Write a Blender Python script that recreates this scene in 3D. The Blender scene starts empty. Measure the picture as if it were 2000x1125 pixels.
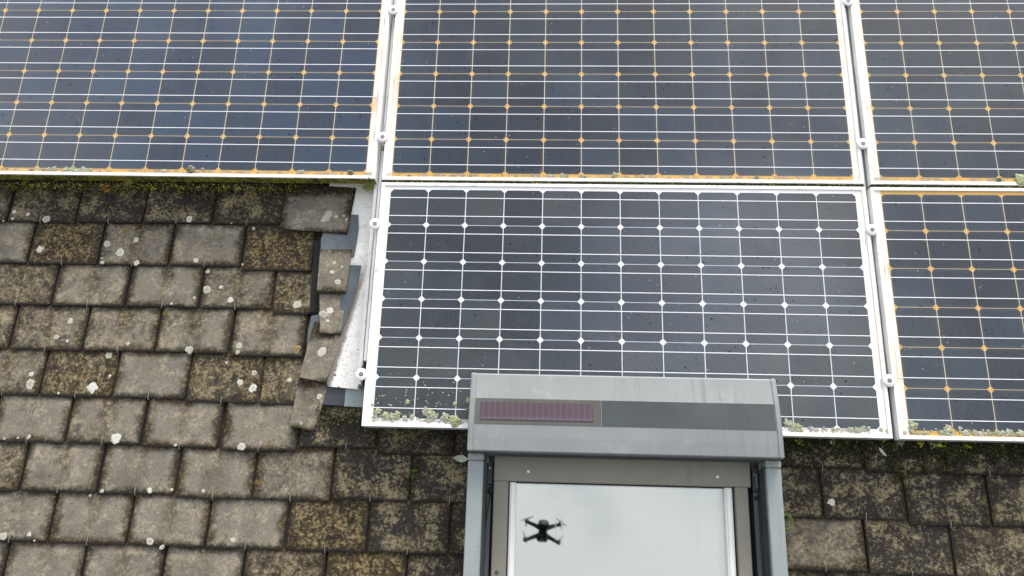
import bpy, bmesh, math, random
from mathutils import Matrix, Vector
random.seed(7)
S = bpy.context.scene
COL = S.collection
rad = math.radians

# ---------------------------------------------------------------- camera, sky, sun, exposure
PITCH = 40.0                                    # roof pitch; everything on the roof is given in roof coordinates:
ROOF = Matrix.Translation((0, 0, 6.0)) @ Matrix.Rotation(rad(PITCH), 4, 'X')   # X along the eaves, Y up the slope, Z off the slope
CAM = Vector((0.53472, -1.09281, 2.43930))
cam = bpy.data.cameras.new('camera'); camo = bpy.data.objects.new('camera', cam); COL.objects.link(camo)
right = Vector((0.998815, 0.028315, -0.039577)); down = Vector((0.015382, -0.955295, -0.295254)); fwd = Vector((-0.046168, 0.294295, -0.954599))
m = Matrix((right, -down, -fwd)).transposed().to_4x4(); m.translation = CAM
camo.matrix_world = ROOF @ m
cam.sensor_fit = 'HORIZONTAL'; cam.angle = 2 * math.atan(1000 / 1557.31)
cam.clip_start = 0.02; cam.clip_end = 500
S.camera = camo
S.view_settings.view_transform = 'Standard'; S.view_settings.look = 'None'
S.view_settings.exposure = 1.04; S.view_settings.gamma = 1.0
SUN_EL, SUN_AZ = 56.0, 25.0                     # high and soft, from behind the ridge
w = bpy.data.worlds.new('World'); S.world = w; w.use_nodes = True
nt = w.node_tree; nt.nodes.clear()
def wn(t): return nt.nodes.new(t)
out = wn('ShaderNodeOutputWorld'); bg = wn('ShaderNodeBackground'); sky = wn('ShaderNodeTexSky')
sky.sky_type = 'NISHITA'; sky.sun_disc = False; sky.sun_elevation = rad(SUN_EL); sky.sun_rotation = rad(SUN_AZ)
sky.dust_density = 6.0; sky.air_density = 1.0
def wl(a_, b_): nt.links.new(a_, b_)
def hsv(sat, val):
    k = wn('ShaderNodeHueSaturation'); k.inputs['Saturation'].default_value = sat; k.inputs['Value'].default_value = val; wl(sky.outputs[0], k.inputs['Color']); return k.outputs[0]
tc = wn('ShaderNodeTexCoord'); nz = wn('ShaderNodeTexNoise'); nz.inputs['Scale'].default_value = 2.6; nz.inputs['Detail'].default_value = 4; nz.inputs['Roughness'].default_value = .5
sp = wn('ShaderNodeSeparateXYZ'); wl(tc.outputs['Generated'], nz.inputs['Vector']); wl(tc.outputs['Generated'], sp.inputs[0])
m1 = wn('ShaderNodeMath'); m1.operation = 'MULTIPLY_ADD'; wl(sp.outputs[2], m1.inputs[0]); m1.inputs[1].default_value = -1.3; m1.inputs[2].default_value = 1.12
m2 = wn('ShaderNodeMath'); m2.operation = 'ADD'; wl(nz.outputs['Fac'], m2.inputs[0]); wl(m1.outputs[0], m2.inputs[1])
mr = wn('ShaderNodeMapRange'); mr.interpolation_type = 'SMOOTHSTEP'; wl(m2.outputs[0], mr.inputs['Value'])
mr.inputs['From Min'].default_value = .38; mr.inputs['From Max'].default_value = .66
mx = wn('ShaderNodeMix'); mx.data_type = 'RGBA'; wl(mr.outputs[0], mx.inputs['Factor'])
wl(hsv(.80, .82), mx.inputs[6]); wl(hsv(.13, 1.28), mx.inputs[7])       # thin blue between pale clouds
col = mx.outputs[2]
for d0, lo, hi, gain in (((.187, -.39, .903), .974, .999, 2.6), ((-.53, -.10, .84), .88, .985, 1.2), ((.10, .05, .99), .93, 1.0, -.15)):  # glows added to the sky where the panels mirror it, plus a slight dimming
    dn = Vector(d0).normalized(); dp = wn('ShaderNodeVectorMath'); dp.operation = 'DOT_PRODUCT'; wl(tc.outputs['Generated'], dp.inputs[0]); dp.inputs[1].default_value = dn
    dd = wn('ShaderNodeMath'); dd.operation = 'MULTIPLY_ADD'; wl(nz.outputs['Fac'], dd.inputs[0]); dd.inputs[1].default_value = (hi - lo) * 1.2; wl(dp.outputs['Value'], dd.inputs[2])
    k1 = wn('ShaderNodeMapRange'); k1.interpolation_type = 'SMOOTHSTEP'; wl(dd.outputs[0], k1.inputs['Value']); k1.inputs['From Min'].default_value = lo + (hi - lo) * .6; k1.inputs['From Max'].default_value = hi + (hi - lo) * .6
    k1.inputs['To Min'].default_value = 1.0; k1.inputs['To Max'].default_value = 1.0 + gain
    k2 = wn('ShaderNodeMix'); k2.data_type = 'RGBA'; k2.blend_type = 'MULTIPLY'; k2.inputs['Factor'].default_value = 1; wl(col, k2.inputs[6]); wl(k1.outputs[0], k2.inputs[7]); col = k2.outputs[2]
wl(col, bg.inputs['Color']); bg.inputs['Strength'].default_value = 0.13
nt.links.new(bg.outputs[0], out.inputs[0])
sl = bpy.data.lights.new('sun', 'SUN'); sl.energy = 1.1; sl.angle = rad(14); sl.color = (1, .97, .92)
so = bpy.data.objects.new('sun', sl); COL.objects.link(so)
sd = Vector((math.sin(rad(SUN_AZ)) * math.cos(rad(SUN_EL)), math.cos(rad(SUN_AZ)) * math.cos(rad(SUN_EL)), math.sin(rad(SUN_EL))))
so.rotation_euler = sd.to_track_quat('Z', 'Y').to_euler(); so.location = (0, 0, 20)

# ---------------------------------------------------------------- object helpers
def link(o, parent=None, loc=(0, 0, 0), rz=0.0):
    COL.objects.link(o)
    M = Matrix.Translation(loc) @ Matrix.Rotation(rz, 4, 'Z')
    if parent: o.parent = parent; o.matrix_local = M
    else: o.matrix_world = ROOF @ M
    return o
def tag(o, label=None, cat=None, group=None, kind=None):
    for k, v in (('label', label), ('category', cat), ('group', group), ('kind', kind)):
        if v: o[k] = v
    return o
def thing(name, label, cat, loc=(0, 0, 0), rz=0.0, group=None):
    return tag(link(bpy.data.objects.new(name, None), None, loc, rz), label, cat, group)
class MB:
    """collects verts / faces of one mesh"""
    def __init__(s): s.v = []; s.f = []; s.m = []; s.c = []
    def add(s, vs, fs, mi=0, col=None):
        b = len(s.v); s.v += [tuple(p) for p in vs]; s.f += [tuple(b + i for i in f) for f in fs]; s.m += [mi] * len(fs)
        if col is not None: s.c += [col] * len(vs)
    def box(s, x0, x1, y0, y1, z0, z1, mi=0):
        s.add([(x0,y0,z0),(x1,y0,z0),(x1,y1,z0),(x0,y1,z0),(x0,y0,z1),(x1,y0,z1),(x1,y1,z1),(x0,y1,z1)],
              [(3,2,1,0),(4,5,6,7),(0,1,5,4),(1,2,6,5),(2,3,7,6),(3,0,4,7)], mi)
    def prism(s, pts, z0, z1, mi=0):           # pts counter-clockwise in XY, z1 may be a function
        n = len(pts); g = z1 if callable(z1) else (lambda x, y: z1)
        g0 = z0 if callable(z0) else (lambda x, y: z0)
        s.add([(x, y, g0(x, y)) for x, y in pts] + [(x, y, g(x, y)) for x, y in pts],
              [tuple(range(n - 1, -1, -1)), tuple(range(n, 2 * n))] + [(i, (i + 1) % n, n + (i + 1) % n, n + i) for i in range(n)], mi)
    def extrude_x(s, prof, x0, x1, mi=0):       # prof: closed (y, z) outline
        n = len(prof)
        s.add([(x0, y, z) for y, z in prof] + [(x1, y, z) for y, z in prof],
              [tuple(range(n)), tuple(range(2 * n - 1, n - 1, -1))] + [(i, n + i, n + (i + 1) % n, (i + 1) % n) for i in range(n)], mi)
    def lathe(s, c, prof, n=28, mi=0, axis=None):
        A = axis or Matrix.Identity(3); vs = []
        for r, z in prof:
            for k in range(n): vs.append(Vector(c) + A @ Vector((r * math.cos(2 * math.pi * k / n), r * math.sin(2 * math.pi * k / n), z)))
        fs = [(j * n + k, j * n + (k + 1) % n, (j + 1) * n + (k + 1) % n, (j + 1) * n + k) for j in range(len(prof) - 1) for k in range(n)]
        fs += [tuple(range(n - 1, -1, -1)), tuple(range((len(prof) - 1) * n, len(prof) * n))]
        s.add(vs, fs, mi)
    def tube(s, pts, rs, n=8, mi=0):
        pts = [Vector(p) for p in pts]
        if not hasattr(rs, '__len__'): rs = [rs] * len(pts)
        vs = []
        for i, p in enumerate(pts):
            d = (pts[min(i + 1, len(pts) - 1)] - pts[max(i - 1, 0)]).normalized()
            a = d.orthogonal().normalized() if i == 0 else (a - d * a.dot(d)).normalized()
            b = d.cross(a)
            vs += [p + (a * math.cos(2 * math.pi * k / n) + b * math.sin(2 * math.pi * k / n)) * rs[i] for k in range(n)]
        fs = [(j * n + k, j * n + (k + 1) % n, (j + 1) * n + (k + 1) % n, (j + 1) * n + k) for j in range(len(pts) - 1) for k in range(n)]
        fs += [tuple(range(n - 1, -1, -1)), tuple(range((len(pts) - 1) * n, len(pts) * n))]
        s.add(vs, fs, mi)
    def build(s, name, mats, parent=None, loc=(0, 0, 0), rz=0.0, smooth=False, bevel=0.0):
        me = bpy.data.meshes.new(name); me.from_pydata(s.v, [], s.f)
        for mt in (mats if isinstance(mats, (list, tuple)) else [mats]): me.materials.append(mt)
        me.polygons.foreach_set('material_index', s.m)
        if s.c:
            at = me.color_attributes.new('Col', 'FLOAT_COLOR', 'POINT')
            at.data.foreach_set('color', [x for c in s.c for x in (*c, 1.0)])
        bm = bmesh.new(); bm.from_mesh(me)
        if bevel: 
            bmesh.ops.remove_doubles(bm, verts=bm.verts, dist=1e-6)
            bmesh.ops.bevel(bm, geom=[e for e in bm.edges if len(e.link_faces) == 2 and e.calc_face_angle(0) > .6], offset=bevel, segments=2, affect='EDGES', clamp_overlap=True)
        if not s.c or bevel: bmesh.ops.recalc_face_normals(bm, faces=bm.faces)
        if smooth:
            for f in bm.faces: f.smooth = True
        bm.to_mesh(me); bm.free()
        o = bpy.data.objects.new(name, me)
        if smooth and smooth != 'all':
            me.update()
            me.set_sharp_from_angle(angle=rad(40))
        return link(o, parent, loc, rz)

# ---------------------------------------------------------------- material helpers
class G:
    def __init__(s, name):
        s.mat = bpy.data.materials.new(name); s.mat.use_nodes = True; s.t = s.mat.node_tree
        s.b = s.t.nodes['Principled BSDF']; s.tc = s.t.nodes.new('ShaderNodeTexCoord'); s.oi = s.t.nodes.new('ShaderNodeObjectInfo')
    def n(s, t): return s.t.nodes.new(t)
    def put(s, sock, v):
        if isinstance(v, bpy.types.NodeSocket): s.t.links.new(v, sock)
        elif isinstance(v, (tuple, list)) and len(v) == 3 and len(sock.default_value) == 4: sock.default_value = (*v, 1)
        else: sock.default_value = v
    def M(s, op, a, b=0.0, c=0.0, clamp=False):
        k = s.n('ShaderNodeMath'); k.operation = op; k.use_clamp = clamp
        for i, v in enumerate((a, b, c)): s.put(k.inputs[i], v)
        return k.outputs[0]
    def ss(s, v, lo, hi, a=0.0, b=1.0):
        k = s.n('ShaderNodeMapRange'); k.interpolation_type = 'SMOOTHSTEP'
        for i, q in zip(('Value', 'From Min', 'From Max', 'To Min', 'To Max'), (v, lo, hi, a, b)): s.put(k.inputs[i], q)
        return k.outputs[0]
    def mix(s, f, a, b, mode='MIX'):
        k = s.n('ShaderNodeMix'); k.data_type = 'RGBA'; k.blend_type = mode
        s.put(k.inputs[0], f); s.put(k.inputs[6], a); s.put(k.inputs[7], b); return k.outputs[2]
    def noise(s, vec, scale, detail=4.0, rough=.55, dist=0.0):
        k = s.n('ShaderNodeTexNoise'); s.put(k.inputs['Vector'], vec); k.inputs['Scale'].default_value = scale
        k.inputs['Detail'].default_value = detail; k.inputs['Roughness'].default_value = rough; k.inputs['Distortion'].default_value = dist
        return k.outputs['Fac']
    def vor(s, vec, scale, rnd=1.0):
        k = s.n('ShaderNodeTexVoronoi'); s.put(k.inputs['Vector'], vec); k.inputs['Scale'].default_value = scale
        k.inputs['Randomness'].default_value = rnd; return k.outputs['Distance'], k.outputs['Color']
    def sep(s, v):
        k = s.n('ShaderNodeSeparateXYZ'); s.put(k.inputs[0], v); return k.outputs
    def sepc(s, v):
        k = s.n('ShaderNodeSeparateColor'); s.put(k.inputs[0], v); return k.outputs
    def vm(s, op, a, b):
        k = s.n('ShaderNodeVectorMath'); k.operation = op; s.put(k.inputs[0], a); s.put(k.inputs[1], b); return k.outputs[0]
    def bump(s, h, strength=.5, dist=.001, normal=None):
        k = s.n('ShaderNodeBump'); k.inputs['Strength'].default_value = strength; k.inputs['Distance'].default_value = dist
        s.put(k.inputs['Height'], h)
        if normal is not None: s.put(k.inputs['Normal'], normal)
        s.t.links.new(k.outputs[0], s.b.inputs['Normal']); return k.outputs[0]
    def co(s, rnd=True):
        o = s.tc.outputs['Object']
        if not rnd: return o
        k = s.n('ShaderNodeVectorMath'); k.operation = 'MULTIPLY_ADD'; s.put(k.inputs[0], s.oi.outputs['Random'])
        k.inputs[1].default_value = (37, 71, 13); s.put(k.inputs[2], o); return k.outputs[0]
    def set(s, **kw):
        for k, v in kw.items(): s.put(s.b.inputs[k.replace('_', ' ')], v)
        return s.mat
    def drops(s, vec, scale=95, thr=.72, r0=.10, r1=.24):     # rain drops / grit as small dots
        d, c = s.vor(vec, scale); r = s.sepc(c)
        size = s.ss(r[1], 0, 1, r0, r1)
        return s.M('MULTIPLY', s.M('LESS_THAN', d, size), s.M('GREATER_THAN', r[0], thr))

def mat_tile(outlying=False):
    g = G('weathered_fibre_cement'); o = g.tc.outputs['Object']
    if outlying:                                # many tiles in one mesh: each carries its own local coordinates
        a = g.n('ShaderNodeAttribute'); a.attribute_name = 'Col'; o = a.outputs['Vector']
    x, y, z = g.sep(o)[:3]; v = g.co()
    R, Gm, B = g.sepc(g.oi.outputs['Color'])[:3]
    n1 = g.noise(v, 16, 3, .6); n2 = g.noise(v, 95, 9, .78, .15); n3 = g.noise(v, 430, 5, .75); n4 = g.noise(v, 34, 7, .68, .5)
    ge = g.n('ShaderNodeNewGeometry'); wz = g.noise(ge.outputs['Position'], 3.2, 3, .5); wv = g.M('SUBTRACT', wz, .5)
    R = g.M('ADD', R, g.M('MULTIPLY', wv, .7)); Gm = g.M('ADD', Gm, g.M('MULTIPLY', wv, -.5))
    dside = g.M('SUBTRACT', .125, g.M('ABSOLUTE', x))
    d = g.M('MINIMUM', dside, g.M('MULTIPLY', y, 1.5)); d = g.M('MINIMUM', d, g.M('MULTIPLY', g.M('SUBTRACT', .172, y), 1.0))
    d = g.M('ADD', d, g.M('MULTIPLY', g.M('SUBTRACT', n1, .5), .075)); d = g.M('ADD', d, g.M('MULTIPLY', g.M('SUBTRACT', n2, .5), .016))
    clean = g.ss(d, -.004, .038)
    cen = g.ss(g.M('ADD', g.M('ABSOLUTE', x), g.M('MULTIPLY', g.M('SUBTRACT', n1, .5), .09)), .0, .042)   # run-off streak under the joint above
    streak = g.M('MULTIPLY', g.M('SUBTRACT', 1.0, cen), g.ss(y, .0, .15, .3, .85))
    clean = g.M('MULTIPLY', clean, g.M('SUBTRACT', 1.0, g.M('MULTIPLY', streak, B)))
    clean = g.M('MULTIPLY', clean, g.ss(g.M('ADD', R, g.M('MULTIPLY', g.M('SUBTRACT', n4, .5), .7)), .18, .78))
    grime = g.mix(g.ss(n4, .35, .65), (.012, .0085, .0030), (.055, .036, .0105))
    tan = g.mix(n3, (.20, .145, .052), (.46, .37, .19))
    fl = g.ss(g.M('ADD', g.M('MULTIPLY', n2, .7), g.M('MULTIPLY', n4, .3)), .49, .58); grime = g.mix(g.M('MULTIPLY', fl, .75), grime, tan)
    # mossy, blotched tiles under the panels
    dark = g.mix(g.ss(n3, .3, .7), (.0085, .0075, .0065), (.030, .024, .0175))
    big = g.ss(g.M('ADD', g.M('ADD', g.M('MULTIPLY', n3, .22), g.M('MULTIPLY', n2, .50)), g.M('MULTIPLY', n1, .28)), .49, .57)
    pt = g.mix(g.ss(n1, .4, .6), (.135, .104, .062), (.19, .155, .07)); pt = g.mix(g.ss(n3, .35, .65), pt, (.36, .30, .18))
    blot = g.mix(g.M('MULTIPLY', big, .92), dark, pt)
    base = g.mix(g.ss(g.M('ADD', Gm, g.M('MULTIPLY', g.M('SUBTRACT', n1, .5), .8)), .25, .7), grime, blot)
    grey = g.mix(g.ss(n3, .33, .67), (.078, .071, .058), (.300, .266, .205)); n5 = g.noise(v, 900, 3, .8); grey = g.mix(g.ss(n5, .42, .36, 0, .55), grey, (.05, .045, .032)); grey = g.mix(g.ss(n5, .60, .68, 0, .5), grey, (.48, .45, .36))
    grey = g.mix(g.ss(g.noise(v, 10, 3), .45, .7), grey, g.mix(.5, grey, (.085, .083, .075)))
    nn = g.ss(g.M('ADD', g.M('MULTIPLY', n2, .6), g.M('MULTIPLY', n1, .4)), .49, .62); grey = g.mix(g.M('MULTIPLY', nn, .60), grey, (.43, .37, .25)); grey = g.mix(g.ss(n4, .48, .3, 0, .45), grey, (.075, .065, .048))
    c = g.mix(clean, base, grey)
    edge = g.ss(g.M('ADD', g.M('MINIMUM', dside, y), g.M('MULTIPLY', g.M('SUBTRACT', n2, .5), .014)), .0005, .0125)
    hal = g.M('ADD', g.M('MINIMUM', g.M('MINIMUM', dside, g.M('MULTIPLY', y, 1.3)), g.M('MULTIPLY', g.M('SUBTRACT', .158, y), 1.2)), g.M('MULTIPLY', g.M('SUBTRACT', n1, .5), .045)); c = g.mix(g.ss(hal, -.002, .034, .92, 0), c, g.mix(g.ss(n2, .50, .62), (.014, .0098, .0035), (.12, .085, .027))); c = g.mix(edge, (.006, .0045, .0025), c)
    dr, dc = g.vor(v, 48); pit = g.M('MULTIPLY', g.M('LESS_THAN', dr, .13), g.M('GREATER_THAN', g.sepc(dc)[0], .66))
    c = g.mix(g.M('MULTIPLY', pit, .7), c, (.03, .026, .02))
    yl = g.M('MULTIPLY', g.ss(g.noise(v, 22, 5, .6), .66, .72), .75); c = g.mix(yl, c, (.16, .105, .015))
    g.bump(g.M('ADD', n2, g.M('MULTIPLY', n3, .5)), .8, .0016)
    return g.set(Base_Color=c, Roughness=.9)
def mat_lichen():
    g = G('crustose_lichen'); v = g.co(); n = g.noise(v, 300, 5, .7); k = g.ss(n, .35, .7); oc = g.oi.outputs['Color']
    gx, gy, gz = g.sep(g.tc.outputs['Generated'])[:3]; dx = g.M('SUBTRACT', gx, .5); dy = g.M('SUBTRACT', gy, .5)
    r = g.M('SQRT', g.M('ADD', g.M('MULTIPLY', dx, dx), g.M('MULTIPLY', dy, dy))); r = g.M('ADD', r, g.M('MULTIPLY', g.M('SUBTRACT', g.noise(v, 120, 3), .5), .16))
    c = g.mix(k, g.mix(.45, oc, (.16, .16, .10)), oc)
    ring = g.M('MULTIPLY', g.ss(r, .12, .26, 1, 0), g.ss(g.oi.outputs['Random'], .3, .6)); c = g.mix(g.M('MULTIPLY', ring, .28), c, (.17, .18, .095))
    rim = g.M('MULTIPLY', g.ss(r, .28, .34), g.ss(r, .44, .37)); c = g.mix(g.M('MULTIPLY', rim, .4), c, (.55, .55, .47))
    c = g.mix(g.ss(r, .42, .52, 0, .7), c, (.12, .11, .07))
    g.bump(n, 1, .0012); return g.set(Base_Color=c, Roughness=.95)
def mat_vcol(name, rough=.9):
    g = G(name); a = g.n('ShaderNodeAttribute'); a.attribute_name = 'Col'
    return g.set(Base_Color=a.outputs['Color'], Roughness=rough)
def mat_metal(name, c, rough=.45, metal=0.0, var=.12, dirt=.0, spots=.0, fine=300, streak=0.0):
    g = G(name); v = g.co(); n = g.noise(v, 7, 5, .6); f = g.noise(v, fine, 3, .6)
    cc = g.mix(g.ss(n, .3, .7), tuple(q * (1 - var) for q in c), tuple(min(1, q * (1 + var)) for q in c))
    cc = g.mix(g.M('MULTIPLY', g.ss(f, .35, .65), var), cc, tuple(q * .6 for q in c))
    if dirt: cc = g.mix(g.M('MULTIPLY', g.ss(g.noise(v, 30, 6, .7), .56, .72), dirt), cc, (.13, .11, .07))
    if streak:
        sx = g.noise(g.vm('MULTIPLY', v, (55, 2.2, 2.2)), 1, 6, .7, .4); lo = g.noise(v, 3.5, 4, .6)
        cc = g.mix(g.M('MULTIPLY', g.M('MULTIPLY', g.ss(sx, .5, .7), g.ss(lo, .4, .65)), streak), cc, tuple(q * .55 for q in c))
        cc = g.mix(g.M('MULTIPLY', g.ss(g.noise(v, 11, 7, .75), .56, .7), streak * .8), cc, tuple(min(1, q * 1.35) for q in c))
    if spots: cc = g.mix(g.M('MULTIPLY', g.drops(v, 60, .75), spots), cc, tuple(q * .45 for q in c))
    return g.set(Base_Color=cc, Roughness=g.ss(n, .2, .8, rough * .8, rough * 1.2), Metallic=metal)
def mat_cell():
    g = G('silicon_cell'); o = g.tc.outputs['Object']; x, y, z = g.sep(o)[:3]; v = g.co()
    k = g.n('ShaderNodeTexWhiteNoise'); k.noise_dimensions = '2D'
    fl = g.vm('FLOOR', g.vm('DIVIDE', o, (.1275, .1275, .1275)), (0, 0, 0)); g.put(k.inputs['Vector'], fl)
    cv = g.ss(k.outputs['Value'], 0, 1, .55, 1.5)
    fx = g.M('FRACT', g.M('DIVIDE', x, .1275)); fy = g.M('FRACT', g.M('DIVIDE', y, .1275))
    e = g.M('MINIMUM', g.M('MINIMUM', fx, g.M('SUBTRACT', 1.0, fx)), g.M('MINIMUM', fy, g.M('SUBTRACT', 1.0, fy)))
    c = g.mix(g.ss(g.noise(v, 3, 3), .3, .7), (.0045, .0145, .027), (.009, .0195, .028))
    c = g.mix(1.0, c, g.oi.outputs['Color'], 'MULTIPLY')
    c = g.mix(g.ss(e, .02, .09), tuple([.018, .034, .046]), c)
    c = g.mix(1.0, c, cv, 'MULTIPLY')
    st = g.noise(g.vm('MULTIPLY', v, (520, 14, 1)), 1, 3, .6); c = g.mix(g.ss(st, .3, .7, 0, .35), c, (.04, .045, .058))
    dm = g.M('MAXIMUM', g.drops(v, 105, .62, .09, .21), g.drops(g.vm('ADD', v, (9, 4, 2)), 58, .86, .08, .2))
    c = g.mix(g.M('MULTIPLY', dm, .9), c, (.002, .002, .003))
    # a few pale specks of lime and lichen dust
    sp = g.M('MULTIPLY', g.drops(g.vm('ADD', v, (3, 8, 2)), 130, .985, .1, .3), .6); c = g.mix(sp, c, (.4, .4, .38))
    c = g.mix(g.ss(g.noise(v, 2.3, 6, .65), .42, .75, 0, .20), c, (.095, .135, .15))   # dust film
    film = g.noise(v, 5, 5, .6)
    g.bump(g.M('ADD', g.noise(v, 900, 2), g.M('MULTIPLY', dm, -2)), .12, .0004)
    return g.set(Base_Color=c, Roughness=.3, Specular_IOR_Level=g.M('SUBTRACT', .5, g.M('MULTIPLY', dm, .35)),
                 Coat_Weight=g.M('SUBTRACT', 1.0, g.M('MULTIPLY', dm, .8)), Coat_Roughness=g.ss(film, .3, .7, .05, .22), Coat_IOR=1.45)
def mat_sheet():
    g = G('backsheet'); o = g.tc.outputs['Object']; x, y, z = g.sep(o)[:3]; v = g.co(); c = g.oi.outputs['Color']
    side = g.M('ADD', g.M('LESS_THAN', x, 0.0), g.M('GREATER_THAN', x, 1.53)); pale = g.M('MULTIPLY', side, g.ss(g.noise(v, 5, 3), .22, .48)); c = g.mix(g.M('MULTIPLY', pale, .95), c, (.84, .81, .71))
    c = g.mix(g.ss(g.noise(v, 14, 5, .6), .35, .75, 0, .35), c, g.mix(.5, c, (.16, .10, .04)))
    low = g.M('MULTIPLY', g.ss(y, -.7665, -.7655, 1, 0), g.ss(g.noise(v, 34, 6, .7), .44, .6))
    c = g.mix(g.M('MULTIPLY', low, .85), c, g.mix(g.noise(v, 120, 4), (.05, .03, .015), (.5, .4, .28)))
    return g.set(Base_Color=c, Roughness=.5, Coat_Weight=.5, Coat_Roughness=.1)
def mat_glass():
    g = G('coated_window_glass'); o = g.tc.outputs['Object']; v = g.co(False); x, y, z = g.sep(o)[:3]
    # faint run-off streaks down the pane
    st = g.noise(g.vm('MULTIPLY', v, (26, 1.6, 1)), 1, 4, .6, .6); s2 = g.noise(g.vm('MULTIPLY', v, (5, 3, 1)), 1, 2)
    k = g.M('MULTIPLY', g.ss(st, .5, .68), g.ss(s2, .4, .7))
    c = g.mix(k, (.96, .975, .925), (.98, .99, .95))
    dr = g.drops(v, 40, .95, .05, .1)
    c = g.mix(g.M('MULTIPLY', dr, .3), c, (.4, .42, .42))
    return g.set(Base_Color=c, Metallic=1.0, Roughness=g.ss(k, 0, 1, .015, .04))
def mat_outer():
    g = G('outer_window_pane'); gl = g.n('ShaderNodeBsdfGlossy'); tr = g.n('ShaderNodeBsdfTransparent'); mxs = g.n('ShaderNodeMixShader'); v = g.co(False)
    gl.inputs['Roughness'].default_value = .015; gl.inputs['Color'].default_value = (.97, 1, .945, 1); mxs.inputs[0].default_value = .42
    st = g.noise(g.vm('MULTIPLY', v, (34, 1.3, 1)), 1, 5, .65, 1.5); s2 = g.noise(g.vm('MULTIPLY', v, (4, 2.5, 1)), 1, 3)
    k = g.M('MULTIPLY', g.ss(st, .5, .66), g.ss(s2, .42, .65)); g.put(gl.inputs['Roughness'], g.ss(k, 0, 1, .016, .10)); g.put(mxs.inputs[0], g.ss(k, 0, 1, .42, .52))
    g.t.links.new(tr.outputs[0], mxs.inputs[1]); g.t.links.new(gl.outputs[0], mxs.inputs[2]); g.t.links.new(mxs.outputs[0], g.t.nodes['Material Output'].inputs[0]); return g.mat
def mat_algae():
    g = G('algae_film'); v = g.co(); n = g.noise(v, 45, 7, .7); m2 = g.noise(v, 260, 4, .7); n3 = g.noise(v, 9, 4)
    c = g.mix(g.ss(n, .35, .6), (.05, .045, .014), (.30, .27, .025)); c = g.mix(g.ss(m2, .5, .62, 0, .7), c, (.30, .29, .10))
    c = g.mix(g.ss(n3, .5, .6), c, (.045, .05, .014)); g.bump(m2, 1, .003)
    return g.set(Base_Color=c, Roughness=.95)
def mat_flash():
    g = G('white_painted_sheet'); v = g.co(False); x, y, z = g.sep(v)[:3]
    n = g.noise(v, 45, 7, .75); c = g.mix(g.ss(g.noise(v, 6, 4), .3, .7), (.74, .735, .69), (.86, .855, .82))
    c = g.mix(g.M('MULTIPLY', g.ss(n, .50, .70), .6), c, (.38, .36, .31)); c = g.mix(g.ss(g.noise(v, 240, 5, .75), .58, .66, 0, .55), c, (.26, .25, .22))
    d, cc = g.vor(g.vm('ADD', v, (0, 0, 0)), 62); sp = g.M('MULTIPLY', g.M('LESS_THAN', d, g.ss(n, .3, .7, .0, .36)), g.M('GREATER_THAN', g.sepc(cc)[0], .45))
    low = g.ss(y, -.62, -.32, 1, .12)
    c = g.mix(g.M('MULTIPLY', sp, low), c, (.10, .075, .06))
    sp2 = g.M('MULTIPLY', g.ss(g.noise(v, 150, 5, .7), .6, .66), low); c = g.mix(g.M('MULTIPLY', sp2, .8), c, (.12, .09, .07))
    edge = g.M('SUBTRACT', x, g.M('MULTIPLY_ADD', g.M('ADD', y, .656), .21, -.17)); edge = g.M('ADD', edge, g.M('MULTIPLY', g.M('SUBTRACT', n, .5), .03))
    c = g.mix(g.M('MULTIPLY', g.ss(edge, .0, .016, .85, 0), g.ss(y, -.33, -.2, 1, 0)), c, (.10, .07, .045))
    return g.set(Base_Color=c, Roughness=.85)
def mat_solar_strip():
    g = G('amorphous_solar_strip'); v = g.tc.outputs['Object']; x, y, z = g.sep(v)[:3]
    st = g.M('LESS_THAN', g.M('FRACT', g.M('DIVIDE', x, .01755)), .05)
    c = g.mix(g.noise(v, 14, 4), (.052, .034, .042), (.072, .043, .052))
    c = g.mix(g.ss(y, -.012, -.03, 0, .6), c, (.13, .10, .13)); c = g.mix(g.M('MULTIPLY', st, .3), c, (.4, .33, .36))
    return g.set(Base_Color=c, Roughness=.35, Coat_Weight=.5)
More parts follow.
